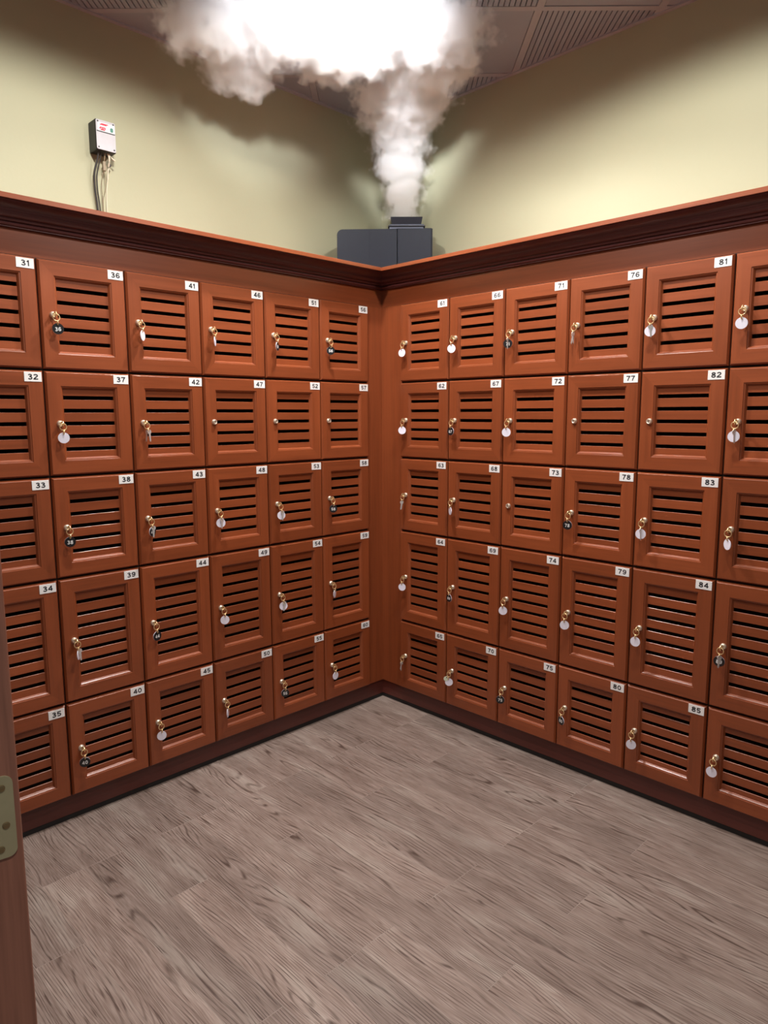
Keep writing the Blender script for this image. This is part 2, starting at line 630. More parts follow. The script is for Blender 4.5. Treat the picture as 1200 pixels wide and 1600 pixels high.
struct('ceiling_panels', bmp, CEILM, 'flat grey ceiling panels')
struct('ceiling_slats', bmr, CEILM, 'ribbed grey slatted ceiling panels')
struct('ceiling_grid', bmg, CEILG, 'grey ceiling frame strips between the panels')
for nm, lo, hi in (('trim_1', (END, WD - 0.02, CEIL - 0.004), (WD, WD, CEIL + 0.012)), ('trim_2', (WD - 0.02, END, CEIL - 0.004), (WD, WD - 0.02, CEIL + 0.012))):
    bm = bmesh.new(); box(bm, lo, hi); struct(nm, bm, CEILG, 'grey edge trim where ceiling meets wall')

# cornice: a moulded profile swept along both runs and mitred in the corner
CP = [(FD, 2.1005), (0.006, 2.1005), (0.006, 2.1035), (0.001, 2.1055), (-0.001, 2.1090), (0.001, 2.1125), (0.004, 2.1140), (0.004, 2.1165),
      (-0.004, 2.1180), (-0.007, 2.1205), (-0.008, 2.1240)]
for k in range(9):                                  # rounded belly
    t = k / 8 * PI / 2
    CP.append((-0.008 - 0.020 * math.sin(t) * 1.0, 2.126 + 0.016 * (1 - math.cos(t))))
for k in range(9):                                  # hollow cove
    t = k / 8 * PI / 2
    CP.append((-0.030 - 0.046 * (1 - math.cos(t)), 2.1425 + 0.022 * math.sin(t)))
CP += [(-0.076, 2.1662), (0.060, 2.1662), (0.060, 2.1005)]
LIP = [(-0.080, 2.1664), (-0.081, 2.1674), (-0.081, 2.1815), (-0.0795, 2.1830), (0.060, 2.1830), (0.060, 2.1664)]


def sweep(name, side, prof, start, mats, label, end=None):
    bm = bmesh.new()
    r0, r1 = [], []
    for d, z in prof:
        e = d if end is None else end
        if side == 'L':
            r0.append((start, d, z)); r1.append((e, d, z))
        else:
            r0.append((d, start, z)); r1.append((d, e, z))
    loops(bm, [r0, r1], True, True, True)
    bmesh.ops.recalc_face_normals(bm, faces=bm.faces[:])
    return struct(name, bm, mats, label)


sweep('trim_3', 'L', CP, END + 0.4, WCR, 'moulded cornice, underside shade in its colour, along the left lockers')
sweep('trim_4', 'R', CP, END + 0.4, WCR2, 'moulded cornice, underside shade in its colour, along the right lockers')


sweep('trim_13', 'L', LIP, END + 0.4, WH, 'plain wooden lip board on top of the left cornice')  # cornice edge split off in undarkened wood to read as lit
sweep('trim_14', 'R', LIP, END + 0.4, WY, 'plain wooden lip board on top of the right cornice')


def rect(d0, d1, z0, z1):
    return [(d0, z0), (d1, z0), (d1, z1), (d0, z1)]


sweep('trim_5', 'L', rect(FD, FD + 0.02, ZB[0], 2.1004), END + 0.4, WH, 'plain wooden fascia above the left lockers')
sweep('trim_6', 'R', rect(FD, FD + 0.02, ZB[0], 2.1004), END + 0.4, WY, 'plain wooden fascia above the right lockers')
sweep('trim_7', 'L', rect(FD, FD + 0.02, ZB[5], ZB[0] - 0.0006), -LA + 0.001, WV, 'upright corner filler beside the left lockers')
sweep('trim_8', 'R', rect(FD, FD + 0.02, ZB[5], ZB[0] - 0.0006), -RB + 0.001, WV, 'upright corner filler beside the right lockers')
sweep('trim_15', 'L', rect(FD, FD + 0.02, ZB[5], ZB[0] - 0.0006), END + 0.4, WV, 'plain wooden panelling beyond the left lockers', end=-(LA + 6 * CW) - 0.002)
sweep('trim_16', 'R', rect(FD, FD + 0.02, ZB[5], ZB[0] - 0.0006), END + 0.4, WV, 'plain wooden panelling beyond the right lockers', end=-(RB + 6 * CW) - 0.002)
sweep('trim_9', 'L', rect(0.0605, WD - 0.001, 2.165, 2.183), END + 0.4, WH, 'wooden top deck over the left lockers')
sweep('trim_10', 'R', rect(0.0605, WD - 0.001, 2.165, 2.183), END + 0.4, WY, 'wooden top deck over the right lockers')
sweep('baseboard_left', 'L', rect(0.028, 0.045, 0.020, ZB[5] - 0.001), END + 0.4, WTOE, 'dark plinth board, shade in its colour, under the left lockers')
sweep('baseboard_right', 'R', rect(0.028, 0.045, 0.020, ZB[5] - 0.001), END + 0.4, WTOE2, 'dark plinth board, shade in its colour, under the right lockers')
sweep('trim_11', 'L', rect(0.030, 0.046, 0.0, 0.0199), END + 0.4, BLACK_STRIP, 'black strip at the foot of the left plinth')
sweep('trim_12', 'R', rect(0.030, 0.046, 0.0, 0.0199), END + 0.4, BLACK_STRIP, 'black strip at the foot of the right plinth')


# ------------------------------------------------------------------ lockers
def rect_ring(x0, x1, z0, z1, y):
    return [(x0, y, z0), (x1, y, z0), (x1, y, z1), (x0, y, z1)]


DOOR_PROFILE = [(0.0, 0.0177), (0.0, 0.0086), (0.0006, 0.0074), (0.0050, 0.0004), (0.0056, 0.0), (0.0500, 0.0), (0.0508, 0.0022), (0.0520, 0.0026),
                (0.0545, 0.0032), (0.0570, 0.0064), (0.0590, 0.0100), (0.0605, 0.0125), (0.0605, 0.0177)]
FRAME_IN = 0.0605


def door_mesh(h):
    x0, x1, z0, z1 = 0.0026, CW - 0.0026, 0.0038, h - 0.0038
    bm = bmesh.new()
    rings = [rect_ring(x0 + i, x1 - i, z0 + i, z1 - i, y) for i, y in DOOR_PROFILE]
    vr = loops(bm, rings, True)
    a, b = vr[-1], vr[0]
    for i in range(4):
        j = (i + 1) % 4
        bm.faces.new((a[i], a[j], b[j], b[i]))
    bmesh.ops.recalc_face_normals(bm, faces=bm.faces[:])
    cx, cz = CW / 2, h / 2
    for f in bm.faces:
        c = f.calc_center_median()
        f.material_index = 1 if abs(c.z - cz) > h / 2 - 0.066 and abs(c.x - cx) < 0.02 else 0
    me = bpy.data.meshes.new('door')
    bm.to_mesh(me); bm.free()
    me.materials.append(WV); me.materials.append(WH)
    return me


def louver_mesh(h):
    x0, x1 = 0.0022 + FRAME_IN - 0.003, CW - 0.0022 - FRAME_IN + 0.003
    z0, z1 = 0.003 + FRAME_IN, h - 0.003 - FRAME_IN
    n = 5 if h < 0.42 else 7
    gap, pitch = 0.0132, 0.0448
    zc0 = (z0 + z1) / 2 - pitch * (n - 1) / 2
    bm = bmesh.new()
    edges = [z0 - 0.002]
    for k in range(n):
        edges += [zc0 + k * pitch - gap / 2, zc0 + k * pitch + gap / 2]
    edges.append(z1 + 0.002)
    for k in range(0, len(edges), 2):
        box(bm, (x0, 0.0118, edges[k]), (x1, 0.0172, edges[k + 1]), 0, 0.0008, 1)
    me = bpy.data.meshes.new('louver_panel')
    bm.to_mesh(me); bm.free()
    me.materials.append(WH)
    return me


def carcass_mesh(h):
    bm = bmesh.new()
    t, e = 0.009, 0.0004
    y0, y1 = 0.0184, WD - 0.004
    box(bm, (e, y0, e), (t, y1, h - e))
    box(bm, (CW - t, y0, e), (CW - e, y1, h - e))
    box(bm, (t, y0, e), (CW - t, y1, t))
    box(bm, (t, y0, h - t), (CW - t, y1, h - e))
    box(bm, (t, y1 - 0.006, t), (CW - t, y1, h - t))
    me = bpy.data.meshes.new('cabinet_body')
    bm.to_mesh(me); bm.free()
    me.materials.append(INNER)
    return me


LOCK_X = 0.042
bm = bmesh.new()
lathe(bm, [(0.0112, 0.001), (0.0112, -0.0035), (0.0100, -0.0045), (0.0095, -0.0085), (0.0082, -0.0098), (0.0068, -0.0098), (0.0062, -0.0088), (0.0030, -0.0088)], 'y', 22)
LOCKME = bpy.data.meshes.new('cam_lock'); bm.to_mesh(LOCKME); bm.free(); LOCKME.materials.append(CHROME)
for p in LOCKME.polygons:
    p.use_smooth = True
bm = bmesh.new(); box(bm, (-0.0009, -0.0092, -0.0042), (0.0009, -0.0080, 0.0042))
SLOTME = bpy.data.meshes.new('keyhole'); bm.to_mesh(SLOTME); bm.free(); SLOTME.materials.append(SLOT)
bm = bmesh.new(); box(bm, (-0.028, -0.0014, -0.0162), (0.028, 0.0, 0.0162), 0, 0.0006, 1)
PLATEME = bpy.data.meshes.new('number_plate'); bm.to_mesh(PLATEME); bm.free(); PLATEME.materials.append(PLATE)

ROWH = [ZB[i] - ZB[i + 1] for i in range(5)]
DOORS = [door_mesh(h) for h in ROWH]
LOUV = [louver_mesh(h) for h in ROWH]
BODY = [carcass_mesh(h) for h in ROWH]

# what hangs in each lock: kind, angle away from facing the camera, sideways swing
#   w white tag, b black tag with its number, k keys without a tag, None an empty lock
KEYS = {36: ('b', 8, 6), 37: ('w', 5, 0), 38: ('b', 10, -2), 39: ('w', 76, 4), 40: ('b', 4, 0),
        41: ('w', 66, 3), 42: ('k', 20, 6), 43: ('b', 52, 4), 44: ('b', 38, 2), 45: ('w', 12, 0),
        46: ('w', 80, 2), 47: None, 48: ('w', 6, -2), 49: ('w', 10, 2), 50: ('w', 78, 0),
        51: ('b', 70, 3), 52: None, 53: ('w', 22, 2), 54: ('w', 12, 2), 55: ('b', 12, 0),
        56: ('b', 10, -4), 57: None, 58: ('b', 8, 0), 59: ('w', 72, 2), 60: ('w', 45, 0),
        61: ('w', 30, -4), 62: ('w', 8, -2), 63: ('k', 30, 0), 64: ('w', 18, -2), 65: ('k', -20, -6),
        66: ('w', 15, -2), 67: ('b', 42, -3), 68: ('w', 70, 0), 69: ('b', 50, -3), 70: ('w', 5, 3),
        71: ('b', 8, -4), 72: ('w', 6, -2), 73: None, 74: ('w', 5, 0), 75: ('b', 10, -6),
        76: ('k', 15, -6), 77: None, 78: ('b', 18, -2), 79: ('w', 8, 0), 80: ('b', 50, -2),
        81: ('w', 5, -3), 82: None, 83: ('w', 12, -2), 84: ('w', 20, -4), 85: ('w', 8, 0),
        86: ('w', 5, 0), 87: ('w', 10, -3), 88: ('w', 55, 0), 89: ('b', 14, -3), 90: ('w', 20, -6)}
SPARE = {39, 42, 63, 65, 76, 81, 87, 53, 54, 48, 83, 89, 71, 43}


def lock_phrase(n):
    k = KEYS.get(n)
    if n <= 35:
        return 'its left side cut off by the photo edge'
    if k is None:
        return 'its round lock without a key'
    return {'w': 'a white round key tag in its lock', 'b': 'a black round key tag in its lock', 'k': 'bare keys hanging in its lock'}[k[0]]


LABEL_EDGE = {86: 'topmost louvred wooden locker at the right photo edge beside locker 81',
              87: 'second louvred wooden locker down at the right photo edge beside locker 82',
              88: 'middle louvred wooden locker at the right photo edge beside locker 83',
              89: 'tall louvred wooden locker at the right photo edge beside locker 84',
              90: 'lowest louvred wooden locker at the right photo edge beside locker 85'}


def lathe_mesh_key():
    bm = bmesh.new()
    box(bm, (-0.0010, -0.0125, -0.0030), (0.0010, -0.0082, 0.0030), 0, 0.0003, 1)
    # round bow with a hole, standing in the yz plane
    b2 = bmesh.new()
    holed_plate(b2, circle2(0, 0, 0.0088, 22), [circle2(-0.0030, 0, 0.0028, 14)], -0.0010, 0.0010)
    for v in b2.verts:
        v.co = Vector((v.co.y, -0.0195 + v.co.x, v.co.z))
    bmesh.ops.recalc_face_normals(b2, faces=b2.faces[:])
    tmp = bpy.data.meshes.new('tmp'); b2.to_mesh(tmp); b2.free()
    bm.from_mesh(tmp); bpy.data.meshes.remove(tmp)
    me = bpy.data.meshes.new('key_bow'); bm.to_mesh(me); bm.free(); me.materials.append(BRASS)
    return me


KEYME = lathe_mesh_key()
bm = bmesh.new()
torus(bm, 0.0098, 0.0016, (0, -0.0225, -0.0095), 'y', 24, 8)
torus(bm, 0.0058, 0.0018, (0, -0.0225, -0.0245), 'x', 16, 8)
RINGME = bpy.data.meshes.new('key_ring'); bm.to_mesh(RINGME); bm.free(); RINGME.materials.append(BRASS)
for p in RINGME.polygons:
    p.use_smooth = True
TAGR = 0.0160
bm = bmesh.new()
holed_plate(bm, circle2(0, -0.0125, TAGR, 36), [circle2(0, 0.0, 0.0018, 10)], -0.0010, 0.0010, 1, 0)
TAGME = bpy.data.meshes.new('key_tag'); bm.to_mesh(TAGME); bm.free(); TAGME.materials.append(TAGW); TAGME.materials.append(TAGB)
# a loose second key: bow and toothed blade hanging down
bm = bmesh.new()
prof = []
for k in range(21):
    t = math.radians(-60 + 300 * k / 20)
    prof.append((0.0075 * math.cos(t), -0.007 + 0.0075 * math.sin(t)))
prof += [(-0.0030, -0.0150), (-0.0030, -0.0360), (-0.0010, -0.0390), (0.0018, -0.0370), (0.0010, -0.0340), (0.0028, -0.0320), (0.0014, -0.0290),
         (0.0030, -0.0265), (0.0020, -0.0235), (0.0032, -0.0210), (0.0032, -0.0150)]
holed_plate(bm, prof, [circle2(0, -0.0030, 0.0022, 12)], -0.0009, 0.0009)
SPAREME = bpy.data.meshes.new('spare_key'); bm.to_mesh(SPAREME); bm.free(); SPAREME.materials.append(SILVER)

PLATE_NUM = {}


def place_locker(n, col, row, side):
    h = ROWH[row]
    if side == 'L':
        loc = Vector((-(LA + (col + 1) * CW), 0, ZB[row + 1])); rz = 0.0
    else:
        loc = Vector((0, -(RB + col * CW), ZB[row + 1])); rz = -PI / 2
    label = LABEL_EDGE.get(n) or 'louvred wooden locker numbered %d, %s' % (n, lock_phrase(n))
    root = empty('locker', loc, rz, label, 'locker', 'numbered lockers along both walls')
    link_obj('cabinet_body', BODY[row], root)
    door = link_obj('door', DOORS[row], root)
    link_obj('louver_panel', LOUV[row], door)
    pl = link_obj('number_plate', PLATEME, root, (CW - 0.0022 - 0.0065 - 0.028, 0.0, h - 0.003 - 0.0060 - 0.0162))
    pl['label'] = 'white number plate'
    link_mesh('plate_numeral', number_bm(str(n), 0.0186, 0.0150, 0.0030, -0.0014), INK, pl)
    lk = link_obj('cam_lock', LOCKME, root, (LOCK_X, 0.0, h / 2))
    lk['label'] = 'round nickel lock'
    link_obj('keyhole', SLOTME, lk)
    k = KEYS.get(n)
    if not k:
        return
    kind, rel, swing = k
    lw = loc + Matrix.Rotation(rz, 3, 'Z') @ Vector((LOCK_X, 0, h / 2))
    text = {'w': 'key with a white round tag hanging in the lock of locker %d', 'b': 'key with a black numbered round tag hanging in the lock of locker %d',
            'k': 'bare brass and steel keys hanging in the lock of locker %d'}[kind] % n
    if n in LABEL_EDGE:
        text = {86: 'white tagged key in the topmost locker at the right photo edge', 87: 'white tagged key in the second locker down at the right photo edge',
                88: 'thin edge-on white tagged key in the middle locker at the right photo edge', 89: 'black tagged key in the tall locker at the right photo edge',
                90: 'white tagged key in the lowest locker at the right photo edge'}[n]
    kr = empty('locker_key', lw, rz, text, 'key', 'keys hanging in the locker locks')
    kr.scale = (1.16, 1.16, 1.16)
    link_obj('key_bow', KEYME, kr)
    hang = link_obj('key_ring', RINGME, kr)
    # the ring and what hangs on it swing a little to one side
    sw = math.radians(swing)
    hang.location = (0, 0, 0)
    hang.rotation_euler = (0, -sw, 0)
    base = Vector((0, -0.0225, -0.0290))
    base = Matrix.Rotation(-sw, 3, 'Y') @ base
    tocam = Matrix.Rotation(-rz, 3, 'Z') @ (CAM - lw)
    face = math.atan2(tocam.x, -tocam.y)            # turns the -y face towards the camera
    if kind in ('w', 'b'):
        yaw = face + math.radians(rel if side == 'L' else -rel) + (PI if kind == 'w' else 0)
        tg = link_obj('key_tag', TAGME, kr, base)
        tg.rotation_euler = (0, -sw * 0.5 * (1 if kind == 'b' else -1), yaw)
        tg['label'] = 'black round tag' if kind == 'b' else 'white round tag'
        link_mesh('tag_numeral', number_bm(str(n), 0.0115, 0.0075, 0.0016, -0.0010, 0, -0.0135), TAGINK, tg)
    if n in SPARE or kind == 'k':
        sp = link_obj('spare_key', SPAREME, kr, base + Vector((0.002, -0.0045, 0.007)))
        sp.rotation_euler = (0, math.radians(random.uniform(-8, 10)), face + math.radians(random.uniform(15, 65)))
        if kind == 'k':
            s2 = link_obj('spare_key', SPAREME, kr, base + Vector((-0.002, 0.003, 0.006)))
            s2.rotation_euler = (0, math.radians(12), face + math.radians(random.uniform(-70, -20)))
    if n == 70:
        bm = bmesh.new()
        prof = circle2(0, -0.010, 0.0095, 18)
        holed_plate(bm, prof, [circle2(0, -0.003, 0.003, 12)], -0.0015, 0.0015)
        g = link_mesh('plastic_fob', bm, GREENPL, kr, base + Vector((-0.006, -0.004, 0.010)))
        g.rotation_euler = (0, 0.5, face)
        g['label'] = 'pale green plastic fob'


for c in range(6):
    for r_ in range(5):
        place_locker(56 - 5 * c + r_, c, r_, 'L')
for c in range(6):
    for r_ in range(5):
        place_locker(61 + 5 * c + r_, c, r_, 'R')

# ------------------------------------------------------------------ open door at the left photo edge, hinge side towards the camera
dirv = Vector((math.cos(math.radians(74.1)), math.sin(math.radians(74.1)), 0))
edge = Vector((CAM.x, CAM.y, 0)) + dirv * 0.88
TH = 0.045
yaw = math.radians(80) - PI / 2                     # local y runs along the leaf, away from the camera
droot = empty('door_1', (edge.x, edge.y, 0.0), yaw, 'open brown wooden door with its hinge edge at the left photo border')
droot['kind'] = 'structure'
bm = bmesh.new()
box(bm, (-TH, 0, 0.008), (0, 0.78, 2.05), 0, 0.0035, 3)
for sx in (-TH, 0):                                 # recessed panels on both faces
    for z0, z1 in ((0.20, 0.92), (1.06, 1.90)):
        f = box(bm, (sx - 0.004, 0.12, z0), (sx + 0.004, 0.66, z1), 0, 0.003, 2)
link_mesh('door_leaf', bm, WDOOR, droot)['kind'] = 'structure'


def rounded_rect(x0, x1, z0, z1, r_, n=6):
    pts = []
    for cx_, cz_, a0 in ((x1 - r_, z1 - r_, 0), (x0 + r_, z1 - r_, 90), (x0 + r_, z0 + r_, 180), (x1 - r_, z0 + r_, 270)):
        for k in range(n + 1):
            t = math.radians(a0 + 90 * k / n)
            pts.append((cx_ + r_ * math.cos(t), cz_ + r_ * math.sin(t)))
    return pts


HZ0, HZ1 = 0.985, 1.085
bm = bmesh.new()
holed_plate(bm, rounded_rect(-0.0400, -0.0065, HZ0, HZ1, 0.010), [], -0.0018, 0.0004)
hinge = link_mesh('hinge_leaf', bm, HINGEM, droot)
hinge['label'] = 'brass hinge leaf with rounded corners'
for sx, sz in ((-0.0185, HZ1 - 0.014), (-0.0300, HZ1 - 0.036), (-0.0165, HZ0 + 0.040), (-0.0235, HZ0 + 0.012)):
    bm = bmesh.new()
    lathe(bm, [(0.0042, -0.0015), (0.0040, -0.0026), (0.0030, -0.0031), (0.0010, -0.0032)], 'y', 16, (sx, 0, sz))
    box(bm, (sx - 0.003, -0.0034, sz - 0.0005), (sx + 0.003, -0.0030, sz + 0.0005))
    link_mesh('hinge_screw', bm, SCREWM, hinge)

# ------------------------------------------------------------------ fog machine on top of the lockers in the corner
fo = ld(0.0, 0.15, 2.183)
fog = empty('fog_machine', fo, -PI / 4, 'dark navy metal fog machine on the locker tops in the corner', 'machine')
FT = 2.526 - 0.102 - 2.183                          # height of the casing
bm = bmesh.new()
pts = [(-0.225, 0.0), (0.078, 0.0), (0.078, FT), ]
for k in range(7):
    t = math.radians(90 + 90 * k / 6)
    pts.append((-0.225 + 0.028 + 0.028 * math.cos(t), FT - 0.030 + 0.028 * math.sin(t)))
holed_plate(bm, pts, [], 0.0, 0.20)
bmesh.ops.bevel(bm, geom=[e for e in bm.edges if e.is_boundary is False and len(e.link_faces) == 2 and e.calc_face_angle(0) > 1.2], offset=0.003, segments=2, affect='EDGES')
link_mesh('casing', bm, NAVY, fog)
bm = bmesh.new(); box(bm, (0.081, 0.0, 0.0), (0.254, 0.20, FT + 0.003), 0, 0.003, 2); link_mesh('end_cover', bm, NAVY, fog)
bm = bmesh.new(); box(bm, (0.2545, 0.004, 0.0), (0.259, 0.196, FT + 0.001), 0, 0.001, 1); link_mesh('side_plate', bm, BOXBLK, fog)
bm = bmesh.new(); box(bm, (-0.062, -0.0015, 0.0), (-0.054, -0.0002, FT - 0.006), 0, 0.0005, 1); link_mesh('seam_strip', bm, NAVY, fog)
bm = bmesh.new(); box(bm, (0.040, 0.020, FT + 0.0035), (0.214, 0.185, FT + 0.013), 0, 0.002, 2); link_mesh('collar_base', bm, GREYM, fog)
bm = bmesh.new(); box(bm, (0.034, 0.014, FT + 0.0135), (0.222, 0.190, FT + 0.020), 0, 0.002, 2); link_mesh('collar', bm, NAVYD, fog)
bm = bmesh.new(); box(bm, (0.040, 0.018, FT + 0.0205), (0.216, 0.186, FT + 0.026), 0, 0.002, 2); link_mesh('collar_rim', bm, GREYM, fog)
bm = bmesh.new()                                    # flared open nozzle
rings = []
for ins, z in ((0.004, FT + 0.0262), (0.0, FT + 0.063), (0.004, FT + 0.063), (0.008, FT + 0.030)):
    x0, x1, y0, y1 = 0.050 + ins, 0.206 - ins, 0.026 + ins, 0.178 - ins
    if z > FT + 0.05:
        x0 -= 0.003; x1 += 0.003; y0 -= 0.003; y1 += 0.003
    rings.append([(x0, y0, z), (x1, y0, z), (x1, y1, z), (x0, y1, z)])
loops(bm, rings, True, True, True)
bmesh.ops.recalc_face_normals(bm, faces=bm.faces[:])
link_mesh('nozzle', bm, NAVYD, fog)

# ------------------------------------------------------------------ control box with its cables on the left wall
BX0, BX1, BZ0, BZ1, BD = -1.214, -1.132, 2.551, 2.668, 0.068
cb = empty('control_box', ((BX0 + BX1) / 2, WD, BZ0), 0, 'small black control box with silver front on the left wall', 'control box')
bw, bh = BX1 - BX0, BZ1 - BZ0
bm = bmesh.new(); box(bm, (-bw / 2, -BD, 0), (bw / 2, 0, bh), 0, 0.006, 3); link_mesh('enclosure', bm, BOXBLK, cb)
bm = bmesh.new()
holed_plate(bm, rounded_rect(-bw / 2 + 0.002, bw / 2 - 0.002, 0.003, bh - 0.002, 0.006), [], -BD - 0.0022, -BD + 0.001)
fp = link_mesh('front_panel', bm, FACE, cb); fp['label'] = 'silver grey front panel'
bm = bmesh.new()
holed_plate(bm, rounded_rect(-bw / 2 + 0.008, bw / 2 - 0.004, bh * 0.625, bh * 0.90, 0.004), [], -BD - 0.0030, -BD - 0.002)
link_mesh('label_sticker', bm, LBLW, fp)
bm = bmesh.new(); box(bm, (-bw / 2 + 0.004, -BD - 0.0036, bh * 0.595), (bw / 2 - 0.004, -BD - 0.002, bh * 0.62)); link_mesh('divider_line', bm, BOXBLK, fp)
bm = bmesh.new()
for x0, x1, z in ((-0.026, -0.020, .705), (-0.018, -0.008, .70), (-0.006, 0.0, .70), (-0.022, -0.004, .665), (-0.024, 0.0, .74), (-0.024, 0.004, .83), (-0.018, 0.010, .86)):
    box(bm, (x0, -BD - 0.0034, bh * z - 0.0016), (x1, -BD - 0.0029, bh * z + 0.0022))
link_mesh('red_print', bm, LBLR, fp)
bm = bmesh.new()
holed_plate(bm, rounded_rect(0.018, 0.030, bh * 0.66, bh * 0.80, 0.005), [], -BD - 0.0040, -BD - 0.0028)
link_mesh('green_button', bm, LBLG, fp)
for sx in (-1, 1):
    for sz in (0.011, bh - 0.009):
        bm = bmesh.new()
        lathe(bm, [(0.0032, -BD - 0.0015), (0.0030, -BD - 0.0034), (0.0012, -BD - 0.0036)], 'y', 12, (sx * (bw / 2 - 0.0095), 0, sz))
        link_mesh('cover_screw', bm, BOXBLK, fp)


def cable(name, pts, r_, mat, label, cat='cable'):
    bm = bmesh.new()
    tube(bm, spline(pts, 8), r_, 8)
    o = link_mesh(name, bm, mat, smooth=True)
    return tag(o, label, cat, 'cables hanging under the control box')


cxm = (BX0 + BX1) / 2
yb = WD - 0.045
cable('power_cable', [(cxm - 0.022, yb, BZ0 + 0.004), (cxm - 0.026, yb + 0.01, BZ0 - 0.03), (cxm - 0.036, yb + 0.02, BZ0 - 0.08), (cxm - 0.034, yb + 0.028, BZ0 - 0.14),
                      (cxm - 0.024, yb + 0.034, BZ0 - 0.22), (cxm - 0.022, yb + 0.034, 2.186)], 0.0042, CABLE, 'thick dark cable running from the control box to the cornice')
cable('signal_cable', [(cxm - 0.011, yb, BZ0 + 0.004), (cxm - 0.0155, yb + 0.010, BZ0 - 0.03), (cxm - 0.0255, yb + 0.020, BZ0 - 0.08), (cxm - 0.0235, yb + 0.028, BZ0 - 0.14),
                       (cxm - 0.0135, yb + 0.034, BZ0 - 0.22), (cxm - 0.0115, yb + 0.034, 2.186)], 0.0026, CABLE, 'thin dark cable beside the thick one under the control box')
cable('cream_cable', [(cxm + 0.014, yb, BZ0 + 0.004), (cxm + 0.020, yb, BZ0 - 0.02), (cxm + 0.020, yb + 0.018, BZ0 - 0.06), (cxm + 0.020, yb + 0.026, BZ0 - 0.095),
                      (cxm + 0.014, yb + 0.026, BZ0 - 0.14), (cxm + 0.010, yb + 0.022, BZ0 - 0.18), (cxm + 0.008, yb + 0.020, 2.186)],
      [0.0036] * 24 + [0.0018] * 25, CABLEW, 'cream cable thinning to one wire under the control box')
cable('cream_cable_stub', [(cxm + 0.018, yb, BZ0 + 0.004), (cxm + 0.026, yb, BZ0 - 0.010), (cxm + 0.042, yb - 0.004, BZ0 - 0.022)], 0.0034, CABLEW,
      'short cut cream cable end sticking out under the control box')
jw = empty('connector_wire', (cxm + 0.003, yb, BZ0), 0, 'tan wire pair with an inline connector under the control box', 'cable', 'cables hanging under the control box')
bm = bmesh.new(); tube(bm, spline([(0, 0, 0.004), (0.0, 0.006, -0.02), (0.0, 0.012, -0.032)], 6), 0.0026); link_mesh('lead', bm, CABLET, jw, smooth=True)
bm = bmesh.new(); box(bm, (-0.007, 0.006, -0.066), (0.005, 0.018, -0.030), 0, 0.002, 2); link_mesh('connector', bm, CABLET, jw)
for dx in (-0.005, 0.004):
    bm = bmesh.new()
    tube(bm, spline([(dx * .5, 0.012, -0.064), (dx * 1.8 - 0.002, 0.018, -0.10), (dx * 1.6 - 0.002, 0.026, -0.14), (dx * 0.4 - 0.002, 0.036, -0.17), (dx * 0.3 - 0.003, 0.037, -0.24), (dx * 0.3 - 0.004, 0.037, 2.186 - BZ0)], 6), 0.0013, 6)
    link_mesh('wire', bm, CABLET, jw, smooth=True)
ferr = bmesh.new(); lathe(ferr, [(0.002, 0.006), (0.006, 0.004), (0.006, -0.006), (0.003, -0.008)], 'y', 12, (cxm + 0.028, yb + 0.02, BZ0 - 0.038))
tag(link_mesh('ferrule', ferr, CABLE), 'small dark cable end beside the cream cable under the control box', 'cable', 'cables hanging under the control box')
knob = bmesh.new(); lathe(knob, [(0.004, 0.008), (0.0085, 0.006), (0.0085, -0.006), (0.004, -0.009)], 'x', 14, (cxm - 0.008, yb + 0.028, 2.214))
tag(link_mesh('cable_clip', knob, CABLE), 'small black cable clip just above the cornice', 'clip')

# ------------------------------------------------------------------ recessed lamp in the ceiling inside the vapor
lt = empty('ceiling_downlight', (LAMP_X, LAMP_Y, CEIL), 0, 'bright round ceiling downlight glowing through the vapor', 'lamp')
bm = bmesh.new()
lathe(bm, [(0.062, 0.0005), (0.062, -0.004), (0.090, -0.006), (0.098, -0.002), (0.098, 0.0005)], 'z', 32)
link_mesh('trim_ring', bm, CEILG, lt)
t_ = NT('lamp_glow'); GLOW = t_.principled((0.9, 0.9, 0.9), 0.4, emit=(1.0, 0.95, 0.92), emit_s=6.0)
bm = bmesh.new(); lathe(bm, [(0.060, 0.0), (0.060, -0.004), (0.030, -0.0055)], 'z', 28); link_mesh('lens', bm, GLOW, lt)

# ------------------------------------------------------------------ vapor
# each blob: lateral, depth (both at 45 degrees to the walls), height, radii
VZ = 0.102
BLOBS = [(0.108, 0.250, 2.63, 0.100, 0.085, 0.10), (0.108, 0.245, 2.72, 0.130, 0.11, 0.13), (0.108, 0.235, 2.85, 0.155, 0.13, 0.13),
         (0.100, 0.20, 2.97, 0.190, 0.16, 0.13), (0.095, 0.10, 3.05, 0.235, 0.18, 0.14), (0.110, -0.05, 3.08, 0.27, 0.20, 0.14),
         (0.17, -0.25, 3.11, 0.27, 0.24, 0.13), (0.16, -0.52, 3.11, 0.32, 0.28, 0.13),
         (-0.12, -0.50, 3.10, 0.26, 0.22, 0.15), (-0.38, -0.62, 3.10, 0.28, 0.22, 0.15), (-0.62, -0.62, 3.10, 0.27, 0.20, 0.15),
         (-0.58, -0.42, 3.06, 0.20, 0.17, 0.14), (-0.54, -0.38, 3.01, 0.11, 0.11, 0.10), (-0.22, -0.32, 3.10, 0.17, 0.15, 0.10)]
VO = ld(0.11, 0.2, 2.58 - VZ)
bm = bmesh.new()
for la, de, z, ra, rd, rz_ in BLOBS:
    k0 = len(bm.verts)
    g = bmesh.ops.create_icosphere(bm, subdivisions=3, radius=1.0)
    for v in g['verts']:
        v.co = Vector((la - 0.11 + v.co.x * ra * 1.12, de - 0.2 + v.co.y * rd * 1.12, z - 2.58 + v.co.z * rz_ * 1.12))
hull_src = link_mesh('vapor_source', bm, INK)
rm = hull_src.modifiers.new('r', 'REMESH'); rm.mode = 'VOXEL'; rm.voxel_size = 0.022
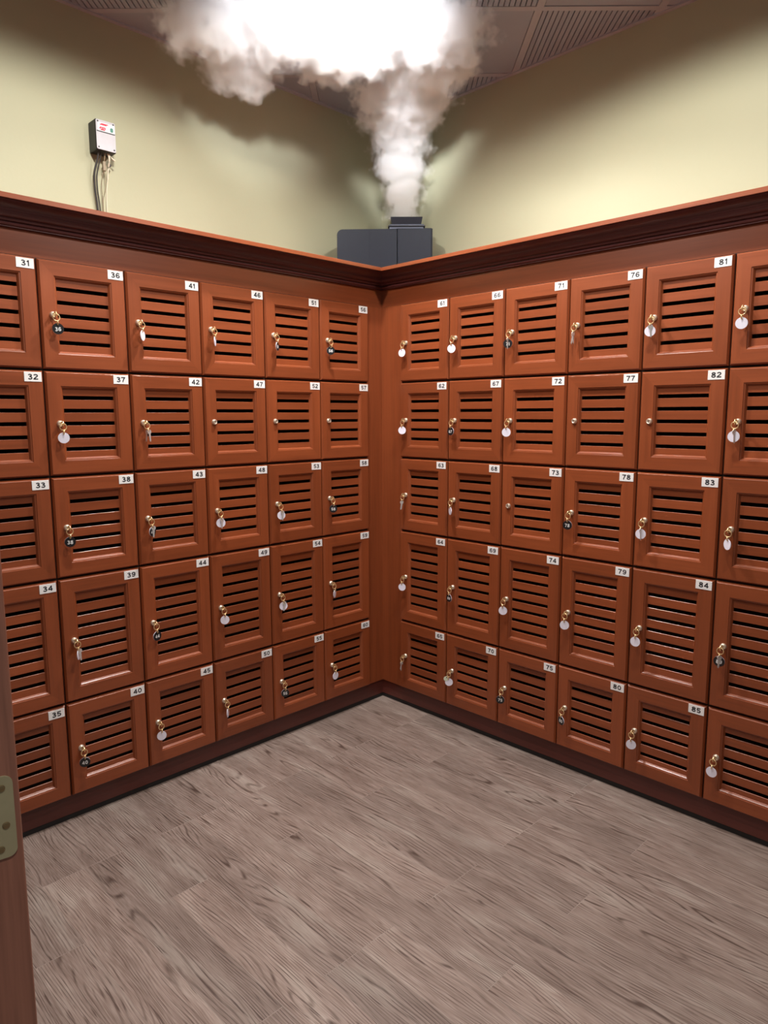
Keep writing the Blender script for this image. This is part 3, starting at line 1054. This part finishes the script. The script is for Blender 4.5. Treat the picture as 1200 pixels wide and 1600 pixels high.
dg = bpy.context.evaluated_depsgraph_get()
hm = bpy.data.meshes.new_from_object(hull_src.evaluated_get(dg))
bpy.data.objects.remove(hull_src)
top = CEIL - 0.012 - VO.z
for v in hm.vertices:
    n = mnoise.noise(v.co * 9.0) * 0.018 + mnoise.noise(v.co * 24.0) * 0.008
    v.co += v.normal * n
for v in hm.vertices:
    v.co.z = min(v.co.z, top)
    v.co.z = max(v.co.z, 2.183 + FT + 0.065 - VO.z)
hm.materials.clear()


def vapor_mat():
    t = NT('white_vapor')
    co = t.coords()
    wn = t.n('ShaderNodeTexNoise')
    t.link(co, wn.inputs['Vector']); wn.inputs['Scale'].default_value = 6.5
    wn.inputs['Detail'].default_value = 2.0
    warp = t.vmath('MULTIPLY', t.vmath('SUBTRACT', wn.outputs['Color'], (0.5, 0.5, 0.5)), (0.11, 0.11, 0.11))
    p = t.vmath('ADD', co, warp)
    f = None
    for la, de, z, ra, rd, rz_ in BLOBS:
        q = t.vmath('MULTIPLY', t.vmath('SUBTRACT', p, (la - 0.11, de - 0.2, z - 2.58)), (1 / ra, 1 / rd, 1 / rz_))
        d = t.vmath('LENGTH', q, out=1)
        s = t.math('SUBTRACT', 1.0, d)
        f = s if f is None else t.math('SMOOTH_MAX', f, s, 0.12)
    nz = t.noise(co, 15.0, 5, 0.58)
    g = t.math('ADD', f, t.math('MULTIPLY', t.math('SUBTRACT', nz, 0.5), 1.5))
    nf = t.noise(p, 44.0, 3, 0.6)
    g = t.math('ADD', g, t.math('MULTIPLY', t.math('SUBTRACT', nf, 0.5), 0.55))
    g = t.math('SUBTRACT', g, 0.10)
    g = t.math('MINIMUM', t.math('MAXIMUM', t.math('MULTIPLY', g, 4.5), 0.0), 1.0)
    dens = t.math('MULTIPLY', g, 21.0)
    v = t.n('ShaderNodeVolumeScatter')
    v.inputs['Color'].default_value = (1.0, 0.992, 0.99, 1)
    t.link(dens, v.inputs['Density'])
    v.inputs['Anisotropy'].default_value = 0.0
    t.link(v.outputs[0], t.out.inputs['Volume'])
    return t.m


hm.materials.append(vapor_mat())
vap = link_obj('vapor_plume', hm)
vap.location = VO
vap.rotation_euler = (0, 0, -PI / 4)
tag(vap, 'white vapor plume rising from the fog machine and spreading under the ceiling', 'vapor', kind='stuff')
